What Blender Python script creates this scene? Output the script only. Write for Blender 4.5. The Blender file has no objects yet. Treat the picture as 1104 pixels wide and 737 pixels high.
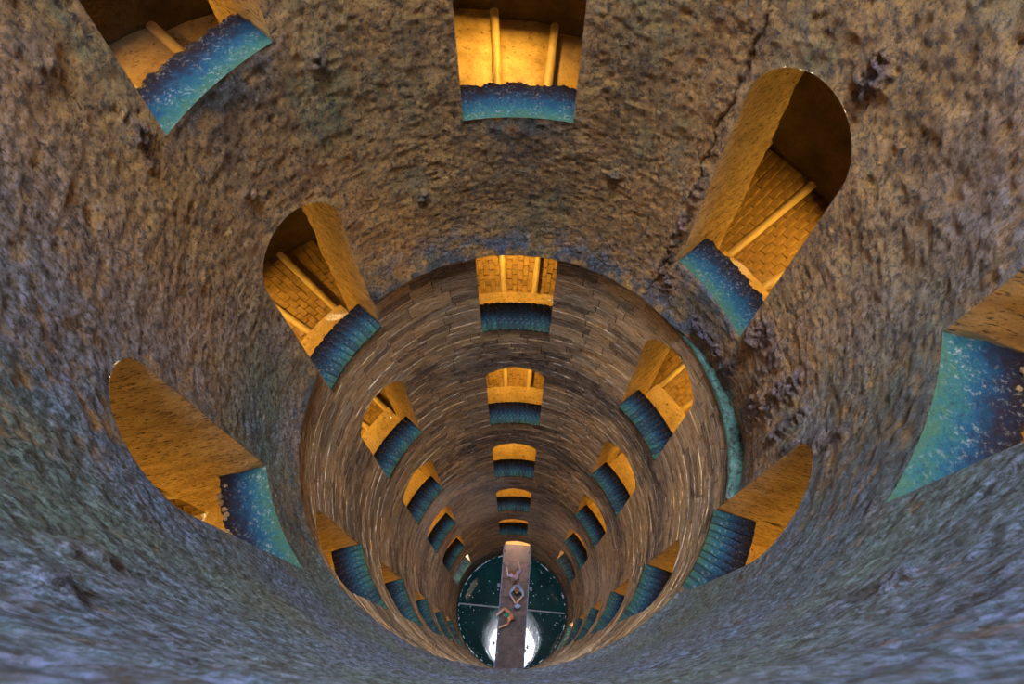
import bpy, bmesh, math, random
import numpy as np
from mathutils import Matrix, Vector

C = bpy.context.scene.collection
R = 2.35                                   # inner radius of the shaft in metres; builders below work in units of R
rng = np.random.RandomState(7)
random.seed(7)

# ------------------------------------------------------------------ camera
cam_d = bpy.data.cameras.new('camera')
cam = bpy.data.objects.new('camera', cam_d)
C.objects.link(cam)
fwd = Vector((-0.00228269, 0.4439463, -0.89605048)).normalized()
rgt = Vector((0.99998513, 0.00545200, 0.00015372)).normalized()
up = rgt.cross(fwd)
m = Matrix.Identity(4)
for i in range(3):
    m[i][0] = rgt[i]; m[i][1] = up[i]; m[i][2] = -fwd[i]
m.translation = Vector((0.00668, -0.97294, 0)) * R
cam.matrix_world = m
cam_d.sensor_width = 36
cam_d.lens = 36 * 712.95 / 1104
cam_d.clip_start = 0.01
cam_d.clip_end = 200
cam_d.dof.use_dof = True
cam_d.dof.focus_distance = 9.0
cam_d.dof.aperture_fstop = 6.5
bpy.context.scene.camera = cam

# ------------------------------------------------------------------ sky, portal at the open mouth of the shaft, exposure
W = bpy.data.worlds.new('sky')
bpy.context.scene.world = W
W.use_nodes = True
bg = W.node_tree.nodes['Background']
bg.inputs[0].default_value = (0.74, 0.84, 1.0, 1)
bg.inputs[1].default_value = 205.0
TOP = 7.2
pl = bpy.data.lights.new('sky_portal', 'AREA')
pl.shape = 'DISK'; pl.size = 2 * R
po = bpy.data.objects.new('sky_portal', pl)
C.objects.link(po)
po.location = (0, 0, TOP * R)
pl.cycles.is_portal = True
LAMP_W = 66.0
LAMP_C = (1.0, 0.53, 0.070)
vs = bpy.context.scene.view_settings
vs.view_transform = 'Standard'; vs.look = 'None'; vs.gamma = 1.0; vs.use_curve_mapping = False
vs.exposure = 0.06
cy = bpy.context.scene.cycles
cy.max_bounces = 8; cy.diffuse_bounces = 5; cy.sample_clamp_indirect = 6.0

# ------------------------------------------------------------------ materials
def mat(name):
    M = bpy.data.materials.new(name); M.use_nodes = True
    nt = M.node_tree
    return M, nt, nt.nodes['Principled BSDF']
class NT:
    def __init__(s, nt): s.nt = nt; s.tc = nt.nodes.new('ShaderNodeTexCoord')
    def n(s, t, **k):
        o = s.nt.nodes.new(t)
        for a, v in k.items(): setattr(o, a, v)
        return o
    def l(s, a, b): s.nt.links.new(a, b)
    def mapping(s, sc, src=None):
        mp = s.n('ShaderNodeMapping'); mp.inputs['Scale'].default_value = sc
        s.l(src or s.tc.outputs['Object'], mp.inputs[0]); return mp.outputs[0]
    def noise(s, scale, detail=4, rough=.6, vec=None, dist=0.0):
        o = s.n('ShaderNodeTexNoise')
        o.inputs['Scale'].default_value = scale; o.inputs['Detail'].default_value = detail
        o.inputs['Roughness'].default_value = rough; o.inputs['Distortion'].default_value = dist
        s.l(vec or s.tc.outputs['Object'], o.inputs['Vector']); return o.outputs[0]
    def ramp(s, src, stops):
        o = s.n('ShaderNodeValToRGB'); e = o.color_ramp.elements
        while len(e) < len(stops): e.new(0.5)
        for i, (p_, c) in enumerate(stops):
            e[i].position = p_; e[i].color = c if len(c) == 4 else (*c, 1)
        s.l(src, o.inputs[0]); return o.outputs[0]
    def rng(s, src, a, b, c=0., d=1.):
        o = s.n('ShaderNodeMapRange'); o.inputs[1].default_value = a; o.inputs[2].default_value = b
        o.inputs[3].default_value = c; o.inputs[4].default_value = d
        s.l(src, o.inputs[0]); return o.outputs[0]
    def mix(s, f, a, b, mode='MIX'):
        o = s.n('ShaderNodeMix', data_type='RGBA', blend_type=mode)
        for v, i in ((f, 0), (a, 6), (b, 7)):
            if isinstance(v, (int, float)): o.inputs[i].default_value = v
            elif isinstance(v, tuple): o.inputs[i].default_value = (*v, 1)
            else: s.l(v, o.inputs[i])
        return o.outputs[2]
    def math(s, op, a, b=None, clamp=False):
        o = s.n('ShaderNodeMath', operation=op); o.use_clamp = clamp
        for v, i in ((a, 0), (b, 1)):
            if v is None: continue
            if isinstance(v, (int, float)): o.inputs[i].default_value = v
            else: s.l(v, o.inputs[i])
        return o.outputs[0]
    def attr(s, name):
        o = s.n('ShaderNodeAttribute'); o.attribute_name = name; return o
    def bump(s, h, dist, strength, bsdf, prev=None):
        o = s.n('ShaderNodeBump'); o.inputs['Distance'].default_value = dist; o.inputs['Strength'].default_value = strength
        s.l(h, o.inputs['Height'])
        if prev is not None: s.l(prev, o.inputs['Normal'])
        s.l(o.outputs[0], bsdf.inputs['Normal']); return o.outputs[0]

def mat_tufa():
    M, nt, b = mat('rough_tufa'); t = NT(nt)
    big = t.noise(0.55, 3, .55); mid = t.noise(2.6, 5, .65); fine = t.noise(27, 9, .78); pits = t.noise(48, 6, .75)
    st = t.noise(1.0, 5, .7, t.mapping((9, 9, 2.2)))
    col = t.ramp(mid, [(.30, (.26, .11, .022)), (.44, (.58, .25, .034)), (.58, (.80, .39, .065)), (.74, (.56, .35, .15))])
    col = t.mix(t.rng(fine, .40, .66), col, t.mix(.6, col, (.90, .54, .16)))
    # pale lilac glints painted into the colour as speckles
    lilac_glint = t.math('MULTIPLY', t.rng(fine, .50, .64), t.rng(t.noise(1.3, 3, .6), .40, .62))
    col = t.mix(t.math('MULTIPLY', lilac_glint, .35), col, (.56, .44, .50))
    # green algae in soft patches
    gr = t.math('MULTIPLY', t.rng(t.noise(1.1, 4, .6, t.mapping((1, 1, .6))), .52, .68), t.rng(st, .35, .6))
    col = t.mix(t.math('MULTIPLY', gr, .8), col, (.18, .25, .12))
    a = t.attr('stain_light')                    # R dark purple eroded stones, G algae film plus painted near-wall skylight, B dark dampness
    sp = t.n('ShaderNodeSeparateColor'); t.l(a.outputs['Color'], sp.inputs[0])
    br = t.rng(mid, .32, .62, .85, 1.4)
    col = t.mix(t.math('MULTIPLY', t.math('MULTIPLY', sp.outputs[1], br, True), .97), col, t.mix(t.rng(big, .42, .60), t.ramp(fine, [(.40, (.02, .05, .07)), (.49, (.085, .20, .30)), (.60, (.36, .46, .90))]), t.ramp(fine, [(.40, (.03, .06, .04)), (.50, (.12, .24, .17)), (.62, (.34, .44, .46))])))
    col = t.mix(t.math('MULTIPLY', sp.outputs[2], .8), col, (.060, .045, .040))
    col = t.mix(t.math('MULTIPLY', sp.outputs[0], .85), col, t.ramp(pits, [(.44, (.035, .022, .03)), (.60, (.26, .22, .36))]))
    # pit shade and sky glints painted into the colour
    gl = t.math('MULTIPLY', t.rng(pits, .56, .64), t.rng(t.noise(1.7, 3, .6), .36, .56))
    col = t.mix(t.math('MULTIPLY', gl, t.rng(sp.outputs[1], 0, .6, .12, .55)), col, (.46, .48, .80))
    col = t.mix(t.math('MULTIPLY', t.rng(fine, .47, .37), .92), col, (.06, .030, .014))
    dk_ = t.noise(9, 4, .7, t.mapping((1, 1, .7)))
    col = t.mix(t.math('MULTIPLY', t.rng(dk_, .46, .34), .7), col, (.10, .055, .03))
    gr2 = t.noise(21, 7, .8, t.mapping((1, 1, .75)), .6)
    col = t.mix(1.0, col, t.ramp(gr2, [(.39, (.10, .075, .06)), (.47, (.74, .71, .68)), (.52, (1, 1, 1)), (.66, (1.0, 1.0, 1.0))]), 'MULTIPLY')
    gr3 = t.rng(t.noise(33, 5, .8, t.mapping((1, 1, .8))), .57, .66)
    col = t.mix(t.math('MULTIPLY', gr3, t.rng(sp.outputs[1], 0, .7, .55, .65)), col, t.mix(t.rng(sp.outputs[1], 0, .5), (.95, .62, .28), (.46, .54, .86)))
    t.l(col, b.inputs['Base Color'])
    t.l(t.rng(mid, .3, .7, .6, .38), b.inputs['Roughness'])
    h = t.math('ADD', t.math('MULTIPLY', fine, 1.0), t.math('MULTIPLY', pits, .45))
    t.bump(h, .13, 1.0, b)
    return M

def mat_masonry():
    M, nt, b = mat('masonry_stone'); t = NT(nt)
    tone = t.attr('tone').outputs['Fac']
    streak = t.noise(1.0, 5, .7, t.mapping((2.6, 2.6, 26))); fine = t.noise(24, 4, .7, t.mapping((1, 1, 2.2)))
    mid = t.noise(1.7, 4, .6, t.mapping((1, 1, 1.6)))
    col = t.ramp(tone, [(0, (.40, .20, .07)), (.2, (.70, .40, .14)), (.5, (.92, .56, .20)), (.75, (.86, .48, .15)), (.92, (.84, .62, .40)), (1, (.20, .12, .07))])
    col = t.mix(t.rng(streak, .40, .66), col, (.95, .70, .46))
    col = t.mix(t.math('MULTIPLY', t.rng(mid, .52, .7), .6), col, (.36, .36, .26))
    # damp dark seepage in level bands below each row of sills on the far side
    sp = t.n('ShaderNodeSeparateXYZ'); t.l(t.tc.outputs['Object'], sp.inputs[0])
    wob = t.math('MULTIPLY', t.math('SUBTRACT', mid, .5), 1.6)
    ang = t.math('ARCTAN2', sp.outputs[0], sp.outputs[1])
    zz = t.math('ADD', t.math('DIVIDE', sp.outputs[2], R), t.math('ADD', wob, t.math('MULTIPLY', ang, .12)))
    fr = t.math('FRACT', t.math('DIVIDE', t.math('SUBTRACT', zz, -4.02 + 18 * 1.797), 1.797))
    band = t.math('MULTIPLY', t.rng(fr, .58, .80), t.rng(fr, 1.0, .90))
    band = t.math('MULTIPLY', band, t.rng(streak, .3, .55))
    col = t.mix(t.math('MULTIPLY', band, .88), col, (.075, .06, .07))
    deep_shade = t.math('MULTIPLY', t.rng(t.math('DIVIDE', sp.outputs[2], R), -4.5, -10.5), t.rng(mid, .34, .60, .35, .85))  # shade of the deep shaft painted into the stone, darker downward
    col = t.mix(deep_shade, col, (.17, .090, .035))
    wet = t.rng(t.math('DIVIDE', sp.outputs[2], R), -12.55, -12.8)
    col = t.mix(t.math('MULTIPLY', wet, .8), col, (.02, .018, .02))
    col = t.mix(t.rng(fine, .42, .33), col, (.03, .02, .015))
    s2 = t.noise(1.0, 4, .7, t.mapping((7, 7, 62)))
    col = t.mix(1.0, col, t.ramp(tone, [(0, (.50, .48, .50)), (.3, (.9, .88, .86)), (.6, (1, 1, 1)), (.8, (.74, .70, .66)), (.97, (1, .96, .92))]), 'MULTIPLY')
    col = t.mix(t.math('MULTIPLY', t.rng(s2, .46, .38), .8), col, (.13, .08, .05))
    col = t.mix(t.math('MULTIPLY', t.rng(streak, .43, .32), .8), col, (.12, .08, .06))
    col = t.mix(t.math('MULTIPLY', t.rng(s2, .53, .64), .75), col, (.95, .74, .60))
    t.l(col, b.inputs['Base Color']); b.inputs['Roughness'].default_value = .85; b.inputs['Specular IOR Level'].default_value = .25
    t.bump(t.math('ADD', t.math('ADD', streak, s2), t.math('MULTIPLY', fine, .6)), .10, 1.0, b)
    return M

def mat_flat(name, stops, scale=6, rough=.8, bumpd=.01, fine=30, sc=(1, 1, 1), metal=0.0, pit=None, pt=(.42, .30)):
    M, nt, b = mat(name); t = NT(nt)
    v = t.mapping(sc)
    n1 = t.noise(scale, 5, .65, v); n2 = t.noise(fine, 4, .7, v)
    col = t.ramp(n1, stops)
    if pit: col = t.mix(t.rng(n2, *pt), col, pit)
    t.l(col, b.inputs['Base Color']); b.inputs['Roughness'].default_value = rough; b.inputs['Metallic'].default_value = metal
    t.bump(t.math('ADD', n2, t.math('MULTIPLY', n1, .6)), bumpd, 1.0, b)
    return M

def mat_sill(name, ribbed):
    """film of blue-green algae on the sills: teal at the lip, blue in the middle, purple-brown at the inner edge"""
    M, nt, b = mat(name); t = NT(nt)
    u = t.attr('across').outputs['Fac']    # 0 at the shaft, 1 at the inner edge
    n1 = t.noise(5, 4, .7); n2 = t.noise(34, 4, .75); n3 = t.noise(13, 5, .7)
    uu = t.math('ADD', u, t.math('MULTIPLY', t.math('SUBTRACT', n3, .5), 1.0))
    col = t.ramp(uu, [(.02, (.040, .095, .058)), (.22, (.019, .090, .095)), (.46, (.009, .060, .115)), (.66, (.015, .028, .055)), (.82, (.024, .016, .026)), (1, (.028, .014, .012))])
    if ribbed:
        tone = t.attr('tone').outputs['Fac']
        col = t.mix(t.rng(tone, .2, 1, 0, .75), col, (.012, .025, .045))
    sp = t.math('MULTIPLY', t.rng(n2, .54, .62), t.rng(n1, .42, .58))
    col = t.mix(t.math('MULTIPLY', sp, .6), col, (.34, .31, .27))
    col = t.mix(t.rng(n2, .40, .32), col, (.02, .03, .05))
    t.l(col, b.inputs['Base Color']); b.inputs['Roughness'].default_value = .75; b.inputs['Specular IOR Level'].default_value = .25
    t.bump(t.math('ADD', n2, t.math('MULTIPLY', n3, .8)), .03, 1.0, b)
    return M

M_TUFA = mat_tufa()
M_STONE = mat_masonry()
M_MORTAR = mat_flat('dark_mortar', [(.3, (.08, .05, .03)), (.7, (.18, .12, .07))], 5, .9, .03)
M_JAMB = mat_flat('plastered_jamb', [(.3, (.42, .26, .11)), (.5, (.62, .42, .20)), (.72, (.82, .62, .30))], 2.5, .8, .05, 16, (1, 1, 3.0), pit=(.04, .02, .01), pt=(.47, .36))
M_SILL = mat_sill('algae_covered_sill', False)
M_SILLB = mat_sill('algae_covered_brick', True)
M_LEDGE = mat_flat('ochre_ledge', [(.3, (.58, .40, .18)), (.55, (.80, .58, .30)), (.75, (.84, .66, .38))], 4, .75, .02, 18, pit=(.10, .05, .02))
M_BED = mat_flat('sandy_bedding', [(.3, (.22, .14, .07)), (.7, (.36, .24, .12))], 5, .8, .02, 22)
M_STEP = mat_flat('worn_step_plaster', [(.3, (.34, .23, .12)), (.5, (.56, .40, .22)), (.72, (.66, .50, .30))], 3, .20, .02, 16, pit=(.12, .07, .03))
M_NOSE = mat_flat('rounded_step_stone', [(.3, (.42, .31, .18)), (.7, (.66, .52, .34))], 3, .4, .012, 25)
M_BRICK = mat_flat('ramp_brick', [(.3, (.17, .10, .045)), (.5, (.32, .20, .09)), (.7, (.46, .30, .14))], 7, .7, .012, 30)
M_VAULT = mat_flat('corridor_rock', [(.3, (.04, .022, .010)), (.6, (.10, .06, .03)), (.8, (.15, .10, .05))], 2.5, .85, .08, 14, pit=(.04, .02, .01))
M_METAL = mat_flat('dark_painted_metal', [(.3, (.02, .022, .03)), (.7, (.05, .06, .08))], 9, .45, .003, 40, metal=.3)
M_RUST = mat_flat('rusty_deck_plate', [(.3, (.035, .018, .016)), (.5, (.085, .045, .042)), (.72, (.15, .085, .078))], 3.5, .6, .01, 22)
M_EDGE = mat_flat('bluish_grey_handrail', [(.3, (.03, .034, .06)), (.7, (.07, .075, .11))], 6, .45, .003, 40, metal=.4)
M_FLAKE = mat_flat('white_flake', [(.3, (.55, .62, .62)), (.7, (.85, .9, .9))], 9, .5, .001, 40)

def mat_lens():
    M, nt, b = mat('lamp_lens')
    b.inputs['Base Color'].default_value = (1, .7, .3, 1)
    b.inputs['Emission Color'].default_value = (*LAMP_C, 1); b.inputs['Emission Strength'].default_value = 18
    return M
M_LENS = mat_lens()

def mat_water():
    M, nt, b = mat('well_water'); t = NT(nt)
    n = t.noise(1.2, 3, .5)
    t.l(t.ramp(n, [(.3, (.002, .018, .020)), (.7, (.005, .036, .038))]), b.inputs['Base Color'])
    b.inputs['Roughness'].default_value = .015; b.inputs['IOR'].default_value = 1.33
    t.bump(t.noise(3.0, 2, .5), .0008, .6, b)
    return M
M_WATER = mat_water()
def mat_cloth(name, c):
    M, nt, b = mat(name); t = NT(nt)
    t.l(t.ramp(t.noise(9, 3, .5), [(.3, tuple(x * .75 for x in c)), (.7, c)]), b.inputs['Base Color']); b.inputs['Roughness'].default_value = .8
    return M

# ------------------------------------------------------------------ helpers
def P3(az, r, z):
    a = math.radians(az); return (R * r * math.sin(a), R * r * math.cos(a), R * z)
def P3a(az, r, z):
    a = np.radians(az); return np.stack([R * r * np.sin(a), R * r * np.cos(a), R * (z + 0 * a)], -1)
def mesh_np(name, verts, faces):
    me = bpy.data.meshes.new(name)
    if isinstance(faces, np.ndarray):
        k = faces.shape[1]; n = len(faces)
        me.vertices.add(len(verts)); me.vertices.foreach_set('co', np.asarray(verts, np.float32).ravel())
        me.loops.add(n * k); me.loops.foreach_set('vertex_index', faces.astype(np.int32).ravel())
        me.polygons.add(n); me.polygons.foreach_set('loop_start', np.arange(0, n * k, k, dtype=np.int32))
        me.update(calc_edges=True); me.validate()
    else:
        me.from_pydata([tuple(v) for v in verts], [], faces); me.update()
    return me
def link(name, me, material, parent=None, smooth=False):
    if material and not me.materials: me.materials.append(material)
    if smooth: me.polygons.foreach_set('use_smooth', [True] * len(me.polygons))
    o = bpy.data.objects.new(name, me); C.objects.link(o)
    if parent: o.parent = parent; o.matrix_parent_inverse = Matrix.Translation(-parent.location)
    return o
def empty(name, loc):
    o = bpy.data.objects.new(name, None); C.objects.link(o); o.location = loc; o.empty_display_size = .1; return o
def tag(o, label=None, cat=None, group=None, kind=None):
    for k, v in (('label', label), ('category', cat), ('group', group), ('kind', kind)):
        if v: o[k] = v
    return o
def fattr(me, name, vals):
    a = me.attributes.new(name, 'FLOAT', 'POINT'); a.data.foreach_set('value', np.asarray(vals, np.float32))

class VNoise:
    """value noise on the unrolled wall, periodic round the shaft"""
    def __init__(s, nu, vstep, seed):
        s.nu = nu; s.vs = vstep; s.t = np.random.RandomState(seed).rand(nu, 1024)
    def __call__(s, az, z):
        u = (az % 360.) / 360. * s.nu; v = z / s.vs + 400
        i = np.floor(u).astype(int); j = np.floor(v).astype(int)
        fu = u - i; fv = v - j; fu = fu * fu * (3 - 2 * fu); fv = fv * fv * (3 - 2 * fv)
        g = lambda a, b: s.t[a % s.nu, b % 1024]
        return (g(i, j) * (1 - fu) + g(i + 1, j) * fu) * (1 - fv) + (g(i, j + 1) * (1 - fu) + g(i + 1, j + 1) * fu) * fv
def fbm(az, z, step, octs, seed, rough=.55, aspect=1.0):
    s = 0; a = 1; tot = 0
    for k in range(octs):
        st = step / 2 ** k
        s = s + a * VNoise(max(4, int(6.283 / (st * aspect))), st, seed + k)(az, z); tot += a; a *= rough
    return s / tot

# ------------------------------------------------------------------ window openings (azimuth deg, sill height, half width deg, opening height, arch rise)
HW = 12.6
H = 1.797
AZ = {-2: -117.6, -1: -58.2, 0: 1.2, 1: 60.7, 2: 120.0, 3: 179.4}
Z0 = {-2: -.752, -1: -1.369, 0: -1.965, 1: -.691, 2: -1.298, 3: -.115}
COLN = {-2: 'low left column', -1: 'left column', 0: 'central column', 1: 'right column', 2: 'low right column', 3: "viewer's own"}
ORD = ['topmost', 'second from the top', 'third from the top', 'fourth from the top', 'fifth from the top', 'sixth from the top', 'seventh from the top']
WIN = []
for c, ks in ((0, range(0, 6)), (-1, range(0, 7)), (1, range(1, 7)), (-2, range(1, 7)), (2, range(0, 7)), (3, [0])):
    for n_, k in enumerate(ks):
        zb = Z0[c] - H * k
        top, rise = 1.16, .2
        if c == 0: rise = .15
        if c == 0 and k == 1: top, rise = .865, .05
        WIN.append(dict(c=c, k=k, n=n_, az=AZ[c], zb=zb, top=top, rise=rise, tufa=(zb > -2.6)))

DOOR = dict(c=0, k=6, n=6, az=5.6, zb=-12.2, top=.58, rise=.15, tufa=False, door=True)
WIN.append(DOOR)
def halfw(w, s):
    """half width of an opening in degrees at height s above the sill"""
    sp = w['top'] - w['rise']
    if s < 0 or s > w['top']: return 0.0
    if s <= sp: return HW
    return HW * math.sqrt(max(0., 1 - ((s - sp) / w['rise']) ** 2))
def outline(w, n=26, arch=22, half=False):
    """list of (azimuth offset deg, z offset) from the left foot over the arch to the right foot"""
    sp = w['top'] - w['rise']
    L = [(-HW, sp * i / n) for i in range(n)]
    A = [(-HW * math.cos(math.pi * i / arch), sp + w['rise'] * math.sin(math.pi * i / arch)) for i in range(arch + 1)]
    return L + A + [(HW, sp * (n - i) / n) for i in range(1, n + 1)]

RING = -2.9
# dark eroded stones: azimuth, z, size az (deg), size z, strength
STONES = [(67.3, -1.22, 1.9, .075, 1), (-23.0, -2.36, 1.5, .035, .9), (25.75, -2.21, 1.4, .03, .7), (-39.45, -1.51, 1.3, .06, .8), (-75.3, -1.3, 1.6, .07, .8),
          (-62.8, -1.78, 1.3, .05, .6), (-20.0, -1.32, 2.0, .03, .5), (-80.5, -.97, 2.4, .06, .5), (66.8, -2.76, 5, .07, 1), (76, -2.72, 2.2, .13, 1), (90.9, -2.58, 2.6, .18, 1),
          (79, -2.31, 2.6, .12, .9), (85, -2.28, 2.0, .16, .8), (93.6, -2.24, 2.2, .20, 1), (101, -2.25, 1.5, .16, .9), (107.5, -2.2, 1.8, .13, .9), (112, -1.80, 1.1, .10, .8), (110, -1.97, 1.6, .05, .8),
          (76.5, -2.35, 2.6, .05, .9), (47.5, -2.66, 1.6, .08, .8), (45.5, -2.30, 1.6, .10, .8), (45, -2.5, 1.2, .10, .8), (46, -2.05, 1.3, .1, .6), (-148, -.86, 1.6, .05, .6), (-156, -.62, 1.6, .03, .8), (151, -.86, 2.0, .02, .8)]
# cracks as polylines (az, z)
CRACKS = [[(46.3, -1.0), (45.9, -1.28), (46.3, -1.45), (45.4, -1.68), (44.6, -1.85), (45.2, -2.1)], [(-2.8, -2.03), (-3.1, -2.3), (-2.7, -2.45), (-3.4, -2.66), (-3.2, -2.9)],
          [(-66.5, -1.40), (-67.4, -1.44), (-65.5, -1.66), (-63.5, -1.86), (-62.8, -1.99), (-62.3, -2.3)], [(45.2, -2.45), (44.2, -2.7), (43.2, -2.88)]]

def wall_shape(az, z, near_ring=True):
    """radius, stains and painted skylight colours of the rock-cut upper wall"""
    big = fbm(az, z, .50, 3, 11) - .5
    mid = fbm(az, z, .075, 3, 21, .6) - .5
    fine = fbm(az, z, .020, 1, 31, .8) - .5
    fine2 = fbm(az, z, .045, 2, 36, .8, 1.6) - .5
    near = np.exp(-((((az - 180 + 180) % 360) - 180) / 40.) ** 2)
    r = 1 + .014 * big - .007 * mid - .0042 * fine - .0035 * fine2
    st = np.zeros(az.shape + (3,))
    wob = fbm(az, z, .06, 3, 41) - .5
    wob2 = fbm(az, z, .06, 3, 45) - .5
    for a0, zc, sa, sz, s in STONES:
        d = (((az - a0 + 180) % 360) - 180) / (sa * 1.25) + wob * 1.5; e = (z - zc) / (sz * 1.25) + wob2 * 1.5
        g = np.clip(1.7 - 1.3 * np.sqrt(d * d + e * e), 0, 1) * s
        st[..., 0] = np.maximum(st[..., 0], g); r = r - .012 * g + .03 * g * fine
    for line in CRACKS:
        for (a1, z1), (a2, z2) in zip(line, line[1:]):
            t_ = np.clip((z - z1) / (z2 - z1), 0, 1)
            da = np.radians(az - (a1 + (a2 - a1) * t_) + wob * 3)
            dz = z - (z1 + (z2 - z1) * t_)
            g = np.exp(-(da * da + dz * dz) / .0055 ** 2)
            st[..., 2] = np.maximum(st[..., 2], g); r = r + .009 * g
    # algae film: round the ring and below sills; near wall: skylight painted in
    dr = z - RING
    ringg = np.exp(-((dr) / .20) ** 2) * np.clip(.35 + wob * 3, 0, 1)
    azw = ((az + 180) % 360) - 180
    left = np.exp(-((azw + 95) / 25) ** 2) * np.exp(-((z + 2.5) / .5) ** 2) * .8
    near_skylight = np.clip((np.abs(azw) - 78) / 65, 0, 1) ** .8 * np.clip(1.0 + .9 * np.clip((np.abs(azw) - 120) / 25, 0, 1) + 1.6 * big + 2.4 * wob + 1.0 * fine, 0, 1)
    st[..., 1] = np.clip(np.maximum(np.maximum(ringg, left), near_skylight), 0, 1)
    for w in WIN:
        if not w['tufa'] or w['c'] == 3: continue
        d = (((az - w['az'] + 180) % 360) - 180)
        g = np.clip(1.25 - np.abs(d) / 12.5, 0, 1) * np.clip((w['zb'] - z) / .02, 0, 1) * np.clip(1 - (w['zb'] - z) / .9, 0, 1)
        st[..., 2] = np.maximum(st[..., 2], .95 * g * np.clip(.8 + 2 * wob, 0, 1))
        g2 = np.clip(1.3 - np.abs(d) / 12.5, 0, 1) * np.clip(1 - np.abs(w['zb'] - .03 - z) / .08 + wob * 2, 0, 1)
        st[..., 1] = np.maximum(st[..., 1], g2 * .8)
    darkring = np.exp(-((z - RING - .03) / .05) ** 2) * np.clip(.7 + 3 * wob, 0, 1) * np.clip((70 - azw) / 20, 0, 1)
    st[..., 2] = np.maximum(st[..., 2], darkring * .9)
    # the rock face overhangs the masonry on the far and left sides and stands back from it on the right
    k = np.clip((-2.45 - z) / .45, 0, 1) ** 1.5
    right = np.clip(1 - np.abs(azw - 92) / 36, 0, 1) ** .6
    r = r + k * (.055 * right - .020 * (1 - right)) - np.exp(-((z - RING) / .05) ** 2) * .012 * (1 - right)
    own = np.exp(-(((azw % 360) - 180) / 16) ** 4) * np.exp(-((z + .33) / .25) ** 4)
    r = r - .012 * own
    return r, st

def in_open(az, z, wins):
    ins = np.zeros(az.shape, bool)
    for w in wins:
        d = ((az - w['az'] + 180) % 360) - 180; s = z - w['zb']; sp = w['top'] - w['rise']
        t_ = np.clip((s - sp) / w['rise'], 0, 1)
        ins |= (s > 0) & (s < w['top']) & (np.abs(d) < w.get('hw', HW) * np.sqrt(np.clip(1 - t_ * t_, 0, 1)))
    return ins

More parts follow.
